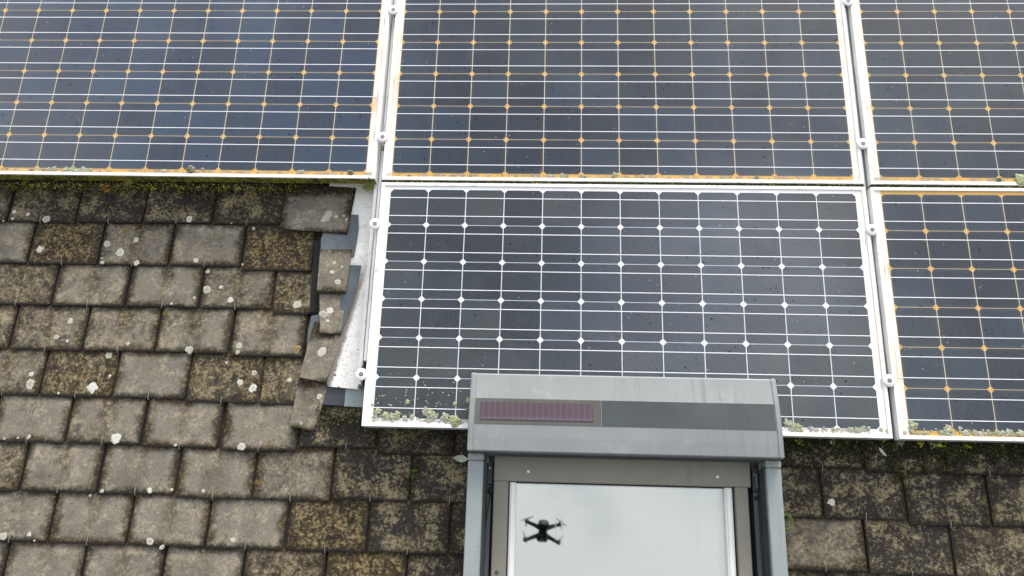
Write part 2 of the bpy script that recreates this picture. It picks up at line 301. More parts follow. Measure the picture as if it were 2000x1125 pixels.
M_ = dict(tile=mat_tile(), tile_far=mat_tile(True), lichen=mat_lichen(), moss=mat_vcol('moss_clumps'), frame=mat_metal('white_aluminium', (.90, .90, .87), .4, 0, .06, .45),
    alu=mat_metal('weathered_aluminium', (.33, .36, .35), .45, .35, .15, .2), rail=mat_metal('white_rail', (.84, .84, .82), .45, 0, .12, .35), disc=mat_metal('white_nylon', (.8, .79, .76), .5, 0, .04),
    cell=mat_cell(), sheet=mat_sheet(), ribbon=mat_metal('tinned_ribbon', (.93, .94, .97), .35, 0, .04), tanline=mat_metal('aged_gap', (.62, .52, .38), .6, 0, .08),
    cas=mat_metal('grey_casing', (.205, .226, .222), .55, 0, .07, 0, .25, streak=.6), brown=mat_metal('bronze_cladding', (.235, .225, .18), .5, 0, .08, .12, .2, streak=.3), rim=mat_metal('pale_glazing_bar', (.88, .88, .85), .4, 0, .03),
    dark=mat_metal('dark_channel', (.045, .05, .052), .5, 0, .2), blue=mat_metal('blue_grey_track', (.10, .115, .13), .45, 0, .1), railm=mat_metal('pale_grey_rail', (.27, .305, .298), .5, 0, .06, .0, .35, streak=.5), strip=mat_metal('dark_cover_glass', (.05, .06, .058), .3, 0, .12, 0, .5), bezel=mat_metal('brown_grey_bezel', (.075, .075, .065), .45, 0, .15),
    solar=mat_solar_strip(), glass=mat_glass(), outer=mat_outer(), black=mat_metal('black_rubber', (.008, .008, .008), .5), prop=mat_metal('grey_plastic', (.5, .52, .52), .5), drone=mat_metal('charcoal_plastic', (.007, .009, .010), .7), algae=mat_algae(), algdark=mat_metal('dark_algae_film', (.035, .035, .018), .9, 0, .5, .4), flash=mat_flash(),
    lead=mat_metal('grey_lead_sheet', (.115, .135, .145), .42, .25, .45, .5, .7), leadpale=mat_metal('pale_grey_sheet', (.27, .32, .32), .5, .1, .15, .5, .5), leaddark=mat_metal('dark_grey_sheet', (.045, .05, .06), .5, .1, .25, .1), deck=mat_metal('dark_underlay', (.012, .012, .01), .9, 0, .3),
    hook=mat_metal('galvanised_wire', (.30, .30, .27), .4, .3, .1), leafpale=mat_metal('dead_leaf', (.5, .52, .42), .7, 0, .2), leaftan=mat_metal('tan_leaf', (.42, .22, .10), .7, 0, .2), fern=mat_metal('green_frond', (.10, .16, .02), .6, 0, .3))

# ---------------------------------------------------------------- the tiled roof: one thing, every visible tile a part of it
ZT = -0.100                                     # height of the lower edge of a tile's top face
roof = thing('tiled_roof', 'weathered grey brown tiled roof beneath the solar panels and around the skylight', 'roof', (0, 0, ZT))
def tile_mesh(wd, ln=.30, skew=0.0, th=.008, n=10, ln_steps=9, slope=.052, taper=0.0):
    """slab with slightly worn, uneven edges; origin at the middle of its lower edge, top face falling towards the ridge"""
    vs = []; nx, ny = n, ln_steps; b = MB(); ph = random.random() * 9
    us = [-.5, -.491, -.474, -.44, -.34, -.2, 0, .2, .34, .44, .474, .491, .5] if n > 3 else [-.5, -.2, .2, .5]; nx = len(us) - 1
    cr = [random.uniform(.002, .007) for _ in (0, 1)]; chip = random.choice([0, 0, 0, 1, 2, 3]); ci = random.randint(3, 9)
    for lay in (0, 1):
        for j in range(ny + 1):
            for i in range(nx + 1):
                u = us[i]; y = ln * (j / ny) ** 1.35
                x = u * (wd - taper * y / ln)
                on = i in (0, nx)
                if on: x += random.uniform(-.0009, .0009)
                yy = y + skew * u * wd
                if j == 0 and n > 3:
                    c_ = cr[0 if i < nx / 2 else 1]; k_ = min(i, nx - i); yy += random.uniform(-.0009, .0009) + (c_, c_ * .38, c_ * .1)[k_] if k_ < 3 else random.uniform(-.0009, .0009)
                    if chip == 3 and i == ci: yy += .0035
                    if on: x -= math.copysign(.0015, u)
                z = -slope * y + .0012 * math.cos(u * 3.0 + ph) * .5 - (.0014 if (on or j == 0) else 0) * lay
                vs.append((x, yy, z - (0 if lay else th)))
    N = (nx + 1) * (ny + 1); q = lambda i, j, l: l * N + j * (nx + 1) + i
    fs = [(q(i, j, 1), q(i + 1, j, 1), q(i + 1, j + 1, 1), q(i, j + 1, 1)) for j in range(ny) for i in range(nx)]
    fs += [(q(i, j, 0), q(i, j + 1, 0), q(i + 1, j + 1, 0), q(i + 1, j, 0)) for j in range(ny) for i in range(nx)]
    fs += [(q(i, 0, 0), q(i + 1, 0, 0), q(i + 1, 0, 1), q(i, 0, 1)) for i in range(nx)] + [(q(i, ny, 0), q(i, ny, 1), q(i + 1, ny, 1), q(i + 1, ny, 0)) for i in range(nx)]
    fs += [(q(0, j, 0), q(0, j, 1), q(0, j + 1, 1), q(0, j + 1, 0)) for j in range(ny)] + [(q(nx, j, 0), q(nx, j + 1, 0), q(nx, j + 1, 1), q(nx, j, 1)) for j in range(ny)]
    b.add(vs, fs); return b
TILES = []                                      # (object, cx, yb, z, halfwidth)
def hook(parent, x):
    h = MB(); k = random.uniform(-.002, .002)
    h.tube([(x, .001, -.010), (x, -.0035, -.007), (x, -.004, .0005), (x + k * .3, .002, .0032), (x + k, .012, .0022), (x + k * 2, .021, .0003)], [.0010] * 5 + [.0007], 6)
    h.build('hook', M_['hook'], parent, smooth=True)
def tile(x0, x1, yb, c, moss=0.0, streak=.5, rz=0.0, dz=0.0, hk=None, ln=.30, skew=0.0, slope=.052, taper=0.0, z=None):
    cx = (x0 + x1) / 2; zz = dz + random.uniform(-.0008, .0008) if z is None else z - ZT
    o = tile_mesh(x1 - x0 - .0050, ln, skew, slope=slope, taper=taper).build('roof_tile', M_['tile'], roof, (cx, yb, zz), rz + random.uniform(-.003, .003), smooth=True)
    o.color = (c * random.uniform(.86, 1.12), moss, min(1, streak * random.uniform(.7, 1.4)), 1)
    TILES.append((o, cx, yb, zz, (x1 - x0) / 2, slope, ln))
    if hk is not None: hook(o, hk)
    return o
# courses: lower edge y, joints, (clean, moss, streak) per tile, hook or not
def course(yb, joints, props, hooks=True, ybs=None):
    for i in range(len(joints) - 1):
        p = props[i]; y = ybs[i] if ybs and ybs[i] is not None else yb + random.uniform(-.0012, .0012)
        tile(joints[i], joints[i + 1], y, p[0], p[1], p[2], rz=random.uniform(-.004, .004), hk=(random.uniform(-.002, .002) if hooks and (len(p) < 4) else None))
course(-.093, [-1.626, -1.376, -1.127, -.888, -.641, -.392], [(.45, .2, .4), (.18, .62, .4), (.0, .95, .3), (.08, .8, .4), (.14, .6, .4)])
course(-.249, [-1.52, -1.270, -1.021, -.772, -.517], [(1.0, 0, .3), (.3, .15, .5), (.62, 0, .9), (1.0, 0, .4)])
tile(-.517, -.271, -.262, .06, .25, .3, dz=.002)
course(-.396, [-1.405, -1.155, -.899, -.642, -.393], [(.45, 0, .4), (.62, 0, .7), (.85, 0, .95), (.5, 0, .8)])
tile(-.391, -.205, -.412, .34, .0, .2)
course(-.550, [-1.518, -1.268, -1.017, -.771, -.517], [(.5, 0, .5), (.5, 0, .8), (.55, 0, .9), (.62, 0, .7)])
tile(-.515, -.268, -.558, .66, 0, .9, dz=.001)
course(-.703, [-1.382, -1.132, -.888, -.642, -.398], [(.55, 0, .6), (.32, 0, .8), (.9, 0, .3), (.3, 0, .5)], ybs=[None, None, -.705, -.713])
tile(-.396, -.254, -.716, .3, .1, .2)
course(-.855, [-1.266, -1.016, -.766, -.510], [(.95, 0, .4), (.62, 0, 1.0), (.95, 0, .5)], ybs=[None, None, -.859])
tile(-.502, -.256, -.864, .72, 0, .0, dz=.004, rz=.004, hk=0)
tile(-.254, -.005, -.848, .0, 1.0, .2, hk=.03); course(-.865, [-.003, .245, .495], [(.0, 1.0, .1, 0), (.0, 1.0, .1, 0)])
course(-1.008, [-1.384, -1.134, -.881, -.630, -.383, -.134, .113, .363], [(.45, 0, .3), (.8, 0, .9), (.8, 0, .7), (.85, 0, .4), (.55, 0, .2), (.0, .85, .2), (.0, 1, .1)], ybs=[None, None, None, -1.015, -1.014, None, None])
course(-1.160, [-1.259, -1.009, -.759, -.512, -.262, -.009, .244, .494], [(.8, 0, .5), (1.0, 0, .5), (.9, 0, .8), (1.05, 0, .2), (.2, .1, .2), (.02, .8, .1), (.0, .9, .1)])
course(-1.313, [-1.385, -1.131, -.885, -.634, -.384, -.130, .118, .368], [(.8, 0, .4), (.8, 0, .5), (.8, 0, .7), (.75, 0, .4), (.4, 0, .2), (.2, .1, .1), (.0, .7, .1)])
course(-.873, [1.007, 1.257, 1.507], [(.0, 1, .2, 0), (.0, .95, .2)]); course(-.882, [1.509, 1.756, 2.006, 2.256], [(.0, 1, .2), (.0, 1, .1), (.02, .9, .1)])
course(-1.022, [1.124, 1.374, 1.622], [(.0, .7, .1), (.0, .85, .1)]); course(-1.033, [1.624, 1.870, 2.12], [(.0, 1, .2), (.2, .75, .1)])
course(-1.172, [.995, 1.242, 1.492, 1.743, 1.993], [(.0, .5, .2, 0), (.50, .15, .2), (.02, .8, .1), (.25, .6, .1)], ybs=[None, None, -1.177, -1.182])
course(-1.328, [1.118, 1.368, 1.616, 1.868, 2.118], [(.2, .5, .3), (.05, .7, .2), (.1, .8, .1), (.2, .6, .2)])
# the loose, cut tiles beside the white sheet
def cut_tile(pts, z, c, moss, streak, rot=0.0, th=.008):
    cx = sum(p[0] for p in pts) / 4; yb = min(p[1] for p in pts)
    (tlx, tly), (trx, try_), (brx, bry), (blx, bly) = pts
    b = tile_mesh(1, 1, th=th, slope=0)
    vs = []
    for (x, y, zz) in b.v:
        u = min(1, max(0, x + .5)); t = min(1.0, max(0.0, y))
        px = (blx * (1 - u) + brx * u) * (1 - t) + (tlx * (1 - u) + trx * u) * t
        py = (bly * (1 - u) + bry * u) * (1 - t) + (tly * (1 - u) + try_ * u) * t
        vs.append((px - cx + (x - (u - .5)) * .2, py - yb, zz - .045 * (py - yb)))
    b.v = vs; o = b.build('roof_tile', M_['tile'], roof, (cx, yb, z - ZT), rot, smooth=True); o.color = (c, moss, streak, 1)
    TILES.append((o, cx, yb, z - ZT, abs(brx - blx) / 2, .045, tly - yb)); return o
cut_tile([(-.385, .055), (-.140, .040), (-.156, -.134), (-.391, -.117)], -.074, .85, .1, .15)
cut_tile([(-.243, -.190), (-.134, -.188), (-.1405, -.344), (-.238, -.345)], -.072, 1.05, .0, .05)
cut_tile([(-.235, -.310), (-.136, -.310), (-.1455, -.487), (-.214, -.482)], -.078, 1.1, 0, .1)
cut_tile([(-.240, -.440), (-.132, -.455), (-.179, -.646), (-.267, -.629)], -.079, 1.15, 0, .0)
cut_tile([(-.270, -.610), (-.166, -.620), (-.205, -.800), (-.284, -.785)], -.086, .75, 0, .5)
MB_deck = MB(); MB_deck.box(-2.6, 3.4, -2.4, 1.9, -.16, -.04); MB_deck.build('underlay', M_['deck'], roof)
mg = MB()                                       # the run of tiles beyond the picture
for k in range(-11, 15):
    yb = -.093 - .1528 * k; ph = -1.376 + (.105 * (k % 2))
    for i in range(-6, 22):
        x0 = ph + .2495 * i; x1 = x0 + .2495; xm = (x0 + x1) / 2
        if x0 < -2.6 or x1 > 3.4 or yb < -2.3: continue
        if k < 0 and -1.5 < xm < 3.2: continue
        if 0 <= k <= 8 and -1.44 - .12 * (k % 2 == 0) * 0 < xm < 2.2: continue
        if 0 <= k < 5 and xm > 0: continue
        if k > 8 and .36 < xm < 1.16 and yb > -2.1: continue
        t = tile_mesh(.2455, n=3, ln_steps=3); mg.c += t.v; t.v = [(x + xm, y + yb, z) for x, y, z in t.v]; mg.add(t.v, t.f)
o = mg.build('roof_tile', M_['tile_far'], roof, (0, 0, -.003)); o.color = (.62, .25, .4, 1); tag(o, kind='stuff')

# ---------------------------------------------------------------- lichens
TILE_LICHEN = [(-1.235, -0.195, 0.0139), (-1.001, -0.171, 0.0139), (-0.947, -0.202, 0.0174), (-0.901, -0.154, 0.011), (-0.882, -0.241, 0.0116), (-1.003, -0.241, 0.0081), (-1.007, -0.225, 0.0046), (-0.676, -0.228, 0.0098), (-0.631, -0.265, 0.0087), (-0.623, -0.331, 0.0162), (-0.577, -0.321, 0.0075), (-0.537, -0.367, 0.0116), (-0.662, -0.361, 0.0064), (-0.263, -0.326, 0.0052), (-0.308, -0.378, 0.0162), (-1.078, -0.449, 0.011), (-1.113, -0.507, 0.0104), (-1.072, -0.519, 0.0058), (-0.864, -0.524, 0.007), (-0.925, -0.564, 0.0127), (-0.651, -0.542, 0.0151), (-0.486, -0.524, 0.0127), (-0.488, -0.546, 0.0081), (-0.202, -0.544, 0.0174), (-0.189, -0.238, 0.007), (-0.193, -0.272, 0.0081), (-0.169, -0.307, 0.0116), (-0.161, -0.252, 0.0046), (-0.209, -0.417, 0.0162), (-0.189, -0.404, 0.0139), (-0.192, -0.44, 0.0058), (-1.235, -0.082, 0.0162), (-1.305, -0.065, 0.0093), (-1.357, -0.082, 0.007), (-1.358, -0.056, 0.0081), (-0.722, -0.076, 0.0127), (-0.571, -0.089, 0.0035), (-0.225, -0.061, 0.0151), (-0.233, -0.075, 0.0139), (-0.243, -0.085, 0.007), (-0.197, -0.071, 0.007), (-0.172, -0.067, 0.0052), (-0.162, -0.081, 0.0058), (-1.388, -0.091, 0.0046), (-0.492, -0.107, 0.007), (-0.737, -0.383, 0.0052), (-0.511, -0.241, 0.0046), (-1.174, -0.633, 0.0098), (-1.17, -0.667, 0.0185), (-0.957, -0.674, 0.0197), (-0.907, -0.633, 0.0055), (-0.942, -0.63, 0.0031), (-0.426, -0.613, 0.0105), (-0.468, -0.646, 0.0123), (-0.424, -0.664, 0.016), (-0.306, -0.635, 0.0092), (-0.524, -0.58, 0.0043), (-0.848, -0.836, 0.0197), (-0.435, -0.852, 0.0148), (-0.65, -0.853, 0.0055), (-1.137, -0.838, 0.008), (-1.172, -0.842, 0.0043), (-0.903, -1.015, 0.0055), (-0.864, -1.001, 0.0074), (-0.711, -0.995, 0.0098), (-0.641, -0.991, 0.0055), (-0.54, -0.992, 0.0062), (-1.072, -1.138, 0.008), (-1.153, -1.145, 0.0135), (-1.051, -1.156, 0.0037), (-0.684, -1.148, 0.0135), (-0.426, -1.135, 0.0086), (-0.644, -1.164, 0.0086), (-0.198, -0.688, 0.0111), (-0.247, -0.776, 0.0055), (-1.067, -0.695, 0.0043), (-1.216, -0.846, 0.0043), (1.402, -0.974, 0.013)]
PANEL_LICHEN = [(-1.21, 0.063, 0.0063, 0), (-1.192, 0.065, 0.0063, 0), (-1.171, 0.065, 0.011, 0), (-1.245, 0.063, 0.0047, 0), (-1.128, 0.06, 0.0141, 0), (-1.105, 0.062, 0.0141, 0), (-1.091, 0.055, 0.0125, 0), (-1.069, 0.063, 0.0125, 0), (-1.055, 0.057, 0.0125, 0), (-1.042, 0.063, 0.0078, 0), (-0.691, 0.068, 0.0156, 2), (-0.783, 0.063, 0.0078, 0), (-0.65, 0.07, 0.0063, 0), (-0.67, 0.06, 0.0063, 0), (-0.316, 0.064, 0.0078, 0), (-0.304, 0.066, 0.0078, 0), (-0.139, 0.064, 0.011, 2), (-0.457, 0.061, 0.0063, 0), (-0.075, 0.049, 0.0125, 0), (0.573, 0.055, 0.0094, 0), (0.638, 0.054, 0.0078, 0), (0.747, 0.057, 0.0125, 0), (0.818, 0.045, 0.0063, 1), (0.798, 0.044, 0.0078, 1), (0.84, 0.056, 0.0063, 0), (0.534, 0.053, 0.0063, 0), (2.062, 0.052, 0.0219, 1), (1.812, 0.051, 0.0063, 0), (1.993, 0.053, 0.0094, 2), (-0.004, -0.725, 0.0047, 0), (0.014, -0.745, 0.0125, 1), (0.038, -0.755, 0.0125, 0), (0.059, -0.758, 0.0125, 0), (0.075, -0.754, 0.0125, 1), (0.099, -0.763, 0.0094, 0), (0.122, -0.759, 0.0094, 0), (0.164, -0.741, 0.0141, 0), (0.177, -0.749, 0.0156, 0), (0.19, -0.755, 0.0125, 0), (0.222, -0.757, 0.0141, 0), (0.255, -0.77, 0.0203, 1), (0.104, -0.714, 0.0094, 1), (0.251, -0.717, 0.0078, 1), (0.026, -0.697, 0.0031, 0), (0.013, -0.719, 0.0031, 0), (0.098, -0.684, 0.0031, 0), (0.156, -0.661, 0.0031, 0), (0.162, -0.71, 0.0031, 0), (0.213, -0.683, 0.0031, 0), (0.231, -0.691, 0.0031, 0), (0.054, -0.726, 0.0047, 0), (0.196, -0.717, 0.0031, 0), (0.245, -0.651, 0.0031, 0), (0.046, -0.627, 0.0023, 0), (0.292, -0.705, 0.0094, 1), (0.293, -0.734, 0.0078, 2), (1.255, -0.752, 0.0141, 0), (1.266, -0.758, 0.0125, 0), (1.278, -0.762, 0.011, 0), (1.289, -0.762, 0.0094, 1), (1.328, -0.766, 0.0063, 0), (1.342, -0.771, 0.0078, 0), (1.391, -0.769, 0.0078, 0), (1.439, -0.768, 0.0094, 0), (1.458, -0.769, 0.0125, 0), (1.621, -0.753, 0.0172, 0), (1.723, -0.759, 0.0156, 0), (1.724, -0.777, 0.0141, 0), (1.759, -0.757, 0.0078, 0), (1.774, -0.769, 0.011, 0), (1.799, -0.768, 0.0094, 0), (1.815, -0.771, 0.0094, 0), (1.84, -0.764, 0.0063, 0), (1.866, -0.768, 0.011, 0), (1.881, -0.766, 0.0078, 0), (1.898, -0.766, 0.0141, 0), (1.932, -0.768, 0.0125, 0), (1.704, -0.77, 0.0094, 0)]
def lichen(parent, x, y, z, r, slope=0.0, kind=0):
    b = MB(); n = 22; ph = random.random() * 6.28; k1, k2 = random.randint(2, 4), random.randint(5, 8); rings = []
    a1, a2 = random.uniform(.05, .2), random.uniform(.03, .09)
    h = {0: .0006, 1: min(.007, r * .38), 2: min(.008, r * .5), 3: .0012}[kind] + r * .012
    vs = []
    for (f, hh) in ((1.0, 0), (.94, .55), (.7, .9), (.4, .75 if kind == 0 else 1.0)):
        for i in range(n):
            a = 2 * math.pi * i / n
            rr = r * f * (1 + a1 * math.sin(k1 * a + ph) + a2 * math.sin(k2 * a + ph * 2) + .05 * math.sin(11 * a + ph * 5) + random.uniform(-.09, .09))
            px, py = rr * math.cos(a), rr * math.sin(a)
            vs.append((px, py, h * hh * random.uniform(.7, 1.25) - slope * py))
    vs.append((0, 0, h * (.6 if kind == 0 else 1.0)))
    fs = [(j * n + i, j * n + (i + 1) % n, (j + 1) * n + (i + 1) % n, (j + 1) * n + i) for j in range(3) for i in range(n)]
    fs += [(3 * n + i, 3 * n + (i + 1) % n, 4 * n) for i in range(n)]
    b.add(vs, fs); o = b.build('lichen', M_['lichen'], parent, (x, y, z), smooth='all')
    o.color = {0: random.choice([(.58, .57, .49, 1), (.70, .69, .61, 1), (.46, .46, .38, 1)]) if slope else random.choice([(.38, .41, .31, 1), (.48, .50, .41, 1), (.32, .35, .22, 1)]), 1: (.46, .50, .24, 1), 2: (.13, .13, .035, 1), 3: (.20, .125, .012, 1)}[kind]
    return o
def tile_lichen(x, y, r, kind=0):
    best = None
    for T in TILES:
        o, cx, yb, z, hw, sl_, ln = T
        if abs(x - cx) < hw + .004 and yb - .004 <= y <= yb + ln:
            zz = z - sl_ * (y - yb)
            if best is None or zz > best[0]: best = (zz, T)
    if best:
        zz, T = best; lichen(T[0], x - T[1], y - T[2], -T[5] * (y - T[2]) + .0002, r, T[5], kind)
for x, y, r in TILE_LICHEN:
    if r > .009 and random.random() < .8:       # larger ones grow as a few merging rosettes
        tile_lichen(x, y, r * .86)
        for _ in range(3):
            a = random.random() * 6.28; tile_lichen(x + math.cos(a) * r * .8, y + math.sin(a) * r * .75, r * random.uniform(.16, .3))
    else: tile_lichen(x, y, r * .9)
for x, y, r in [(-.292, -.535, .012), (-.285, -.528, .008), (-.30, -.529, .007)]: tile_lichen(x, y, r, 3)

# ---------------------------------------------------------------- solar panels
Q = .1275
def solar_panel(label, ox, oy, rz, sheet_col, aged, mossy_side):
    p = thing('solar_panel', label, 'solar panel', (ox, oy, 0), rz, 'solar panels on the roof')
    W, H = 12 * Q, 6 * Q; X0, X1, Y0, Y1 = -.032, W + .032, -H - .026, .0232
    f = MB(); L = .0115                         # mitred lip, drawn as four butted bars with an outer wall
    def bar(a, b_, c, d): f.prism([a, b_, c, d], -.035, .0035)
    bar((X0, Y0), (X1, Y0), (X1 - L, Y0 + L), (X0 + L, Y0 + L)); bar((X1, Y0), (X1, Y1), (X1 - L, Y1 - L), (X1 - L, Y0 + L))
    bar((X1, Y1), (X0, Y1), (X0 + L, Y1 - L), (X1 - L, Y1 - L)); bar((X0, Y1), (X0, Y0), (X0 + L, Y0 + L), (X0 + L, Y1 - L))
    f.build('frame', M_['frame'], p, bevel=.0008)
    s = MB(); s.box(X0 + L + .0002, X1 - L - .0002, Y0 + L + .0002, Y1 - L - .0002, -.006, 0)
    sh = s.build('backsheet', M_['sheet'], p); sh.color = (*sheet_col, 1)
    c = MB(); k = .0095; gx, gy = .00135, .00115
    for j in range(6):
        for i in range(12):
            x0, x1 = i * Q + gx, (i + 1) * Q - gx; y1, y0 = -j * Q - gy, -(j + 1) * Q + gy; z = .0006
            c.add([(x0 + k, y0, z), (x1 - k, y0, z), (x1, y0 + k, z), (x1, y1 - k, z), (x1 - k, y1, z), (x0 + k, y1, z), (x0, y1 - k, z), (x0, y0 + k, z)], [tuple(range(8))])
    cg = c.build('cell_grid', M_['cell'], p); cg.color = ((1.0, 1.15, 1.4, 1) if ox < -1 else (1.0, 1.0, 1.0, 1)) if aged else (3.6, 1.8, 1.1, 1)  # left panel cells tinted bluer: sky reflection put into their colour
    r = MB(); z = .0011; t = .00115
    def strip(x0, x1, y0, y1): r.add([(x0, y0, z), (x1, y0, z), (x1, y1, z), (x0, y1, z)], [(0, 1, 2, 3)])
    for j in range(6):
        for q in (.24, .75):
            y = -(j + q) * Q; jl = random.uniform(-.0003, .0003)
            strip(-.009, W + .009, y - t + jl, y + t + jl)
    for a, b_ in ((0, 0), (1, 2), (3, 4), (5, 5)): strip(-.0125, -.0085, -(b_ + .75) * Q - t, -(a + .24) * Q + t)
    for a, b_ in ((0, 1), (2, 3), (4, 5)): strip(W + .0085, W + .0125, -(b_ + .75) * Q - t, -(a + .24) * Q + t)
    r.build('ribbon', M_['ribbon'], p)
    if aged:
        v = MB()
        for i in range(1, 12): v.add([(i * Q - .0010, -H + .009, .0004), (i * Q + .0010, -H + .009, .0004), (i * Q + .0010, -.009, .0004), (i * Q - .0010, -.009, .0004)], [(0, 1, 2, 3)])
        for j in range(1, 6):
            for i in range(12): v.add([(i * Q + .009, -j * Q - .00062, .0004), ((i + 1) * Q - .009, -j * Q - .00062, .0004), ((i + 1) * Q - .009, -j * Q + .00062, .0004), (i * Q + .009, -j * Q + .00062, .0004)], [(0, 1, 2, 3)])
        v.build('cell_gap', M_['tanline'], p)
    for yy in (-1.33 * Q, -4.9 * Q):            # pale barcode stickers at the edge
        lb = MB()
        lb.box(W + .013, W + .0185, yy - .017, yy + .017, 0, .0006)
        for q in range(9): lb.box(W + .0138, W + .0178, yy - .014 + q * .0031, yy - .0126 + q * .0031, .0006, .0008, 1)
        lb.build('sticker', [M_['disc'], M_['alu']], p)
    if mossy_side:
        a = MB(); a.box(X0 + .001, X1 - .001, Y0 - .0024, Y0 - .0002, -.034, -.0018); a.build('algae_film', M_['algae' if mossy_side == 1 else 'algdark'], p)
    return p
OR = (.62, .365, .08)
P_TL = solar_panel('leftmost solar panel, above the bare tiles, yellow green moss along its lower edge', -1.6164, .8325, -.00335, (.64, .39, .10), True, 1)
P_TM = solar_panel('upper middle solar panel with yellowed grid lines between the two mounting rails', -.001, .8243, .0004, OR, True, 2)
P_TR = solar_panel('upper right solar panel, yellowed grid, cut off by the top right corner of the photo', 1.6138, .8245, .0007, OR, True, 2)
P_LM = solar_panel('solar panel with clean white grid lines, partly covered by the skylight shutter box', 0, 0, 0, (.88, .88, .86), False, False)
P_BR = solar_panel('lower right solar panel with yellow grid and grey lichen rosettes along its lower edge', 1.6106, -.001, .0037, OR, True, False)
for x, y, r, kd in PANEL_LICHEN:
    for p in (P_TL, P_TM, P_TR, P_LM, P_BR):
        l = p.matrix_world.inverted() @ (ROOF @ Vector((x, y, 0))) if False else None
    p = (P_TL if x < -.04 else P_TM if x < 1.57 else P_TR) if y > 0 else (P_LM if x < 1.57 else P_BR)
    ox, oy = {P_TL: (-1.6164, .8325), P_TM: (-.001, .8243), P_TR: (1.6138, .8245), P_LM: (0, 0), P_BR: (1.6106, -.001)}[p]
    if r > .02 or kd == 1 or (kd == 0 and r > .0115):   # ragged rosette: a cluster of small lobes
        nq = 16 if r > .02 else 9
        for q in range(nq):
            a = q * 2.4; rr = r * .80 * math.sqrt(q / nq); lichen(p, x - ox + rr * math.cos(a), y - oy + rr * math.sin(a), .0012 + (.0045 if r > .02 else .0012) * (1 - q / nq), r * random.uniform(.22, .40), 0, kd if random.random() < .8 else 1 - kd)
    else: lichen(p, x - ox, y - oy, .0014 if kd == 0 else .002, r * .84, 0, kd)
rr_ = random.Random(3)
for q in range(170):                              # crumbs of lichen along the two lower edges
    x = rr_.uniform(-.01, .3) if q < 60 else rr_.uniform(1.25, 1.54) if q < 95 else rr_.uniform(1.6, 2.1)
    p, ox = (P_LM, 0) if x < 1.57 else (P_BR, 1.6106)
    lichen(p, x - ox, -.768 + rr_.gauss(0, .0055), .0012, rr_.choice([1, 1, 1.8]) * rr_.uniform(.0012, .0036), 0, rr_.choice([0, 0, 0, 1]))
for q in range(90):
    x = rr_.choice([rr_.uniform(-1.4, -.1), rr_.uniform(0, 1.5)]); p, ox, oy = (P_TL, -1.6164, .8325) if x < -.04 else (P_TM, -.001, .8243)
    lichen(p, x - ox, (.056 if p is P_TL else .051) - oy + rr_.gauss(0, .0035), .0012, rr_.uniform(.0012, .0042), 0, rr_.choice([0, 0, 2]))
for q in range(60):                              # pale specks low on the middle panel
    x = abs(rr_.gauss(.12, .09)); y = -.765 + abs(rr_.gauss(.05, .05))
    lichen(P_LM, x, y, .0012, rr_.uniform(.0008, .0022), 0, 0)

# ---------------------------------------------------------------- mounting rails and clamps
def rail(label, cx, y0, y1, left):
    t = thing('mounting_rail', label, 'mounting rail', (cx, y0, -.037))
    L = y1 - y0
    a = MB()
    if left:
        a.box(-.022, -.0110, 0, L, -.026, 0); a.box(.0050, .022, 0, L, -.026, 0); a.box(-.022, .022, 0, L, -.034, -.0262); a.box(-.0205, -.0185, .004, L, 0, .003); a.box(-.0140, -.0125, .004, L, 0, .003)
    else:
        a.box(.0062, .0300, 0, L, -.026, .012); a.box(-.022, .0300, 0, L, -.034, -.0262); a.box(.0090, .0105, .004, L, .012, .015); a.box(.0150, .0165, .004, L, .012, .015)
    a.build('channel', M_['rail'] if left else M_['alu'], t, bevel=.0006)
    g = MB(); g.box(-.0105 if left else -.012, .0045 if left else .0060, -.001, L, -.0260, -.020); g.build('slot', M_['black'], t)
    c = MB()
    if left: c.box(-.0075, .0015, .075, L, -.0198, .004)
    else: c.box(-.0015, .0042, .19, L, -.0198, .012)
    c.build('cover_strip', M_['rail'], t, bevel=.0005)
    return t
rail('white mounting rail with a dark slot running down beside the white flashing sheet', -.0435, -.655, 1.62, True)
rail('grey aluminium mounting rail in the gap right of the white-gridded panel', 1.5725, -.783, 1.62, False)
CL = [(-.041, .700, 'round white clamp disc highest on the left rail, cut by the top edge'), (-.041, .190, 'round white clamp disc on the left rail between the lower corners of the upper panels'),
      (-.042, -.129, 'round white clamp disc on the left rail beside the upper corner of the white-gridded panel'), (-.045, -.632, 'round white clamp disc at the bottom end of the left rail, by the speckled sheet'),
      (1.573, .735, 'round white clamp disc at the top of the right rail, half cut off'), (1.569, .177, 'round white clamp disc on the right rail between the two upper panels'),
      (1.568, -.129, 'round white clamp disc on the right rail just below the crossing of four panels'), (1.569, -.618, 'round white clamp disc lowest on the right rail, near the lower panel corners')]
def clamp(x, y, lab, base=None):
    t = thing('panel_clamp', lab, 'clamp', (x, y, .0036), 0, 'round clamp discs on the rails')
    if base is None:
        d = MB(); d.lathe((0, 0, 0), [(.0185, 0), (.0195, .0012), (.0192, .0042), (.0180, .0052), (.0070, .0056), (.0064, .0040), (.0001, .0040)], 40)
        d.build('disc', M_['disc'], t, smooth=True)
        s = MB(); s.lathe((0, 0, .0040), [(.0045, 0), (.0046, .0016), (.0040, .0022), (.0019, .0022), (.0017, .0006), (.0001, .0006)], 16); s.build('screw', M_['alu'], t, smooth=True)
        s = MB(); s.lathe((0, 0, .0050), [(.0052, 0), (.0066, 0), (.0066, .0007), (.0052, .0007)], 24); s.build('washer', M_['dark'], t, smooth=True)
        b = MB(); b.lathe((0, 0, -.04), [(.0045, 0), (.0045, .0405)], 12); b.build('bolt', M_['dark'], t, smooth=True)
    else:
        for ch in base.children:
            c = ch.copy(); COL.objects.link(c); c.parent = t
    return t
first = None
for x, y, lab in CL:
    c = clamp(x, y, lab, first); first = first or c

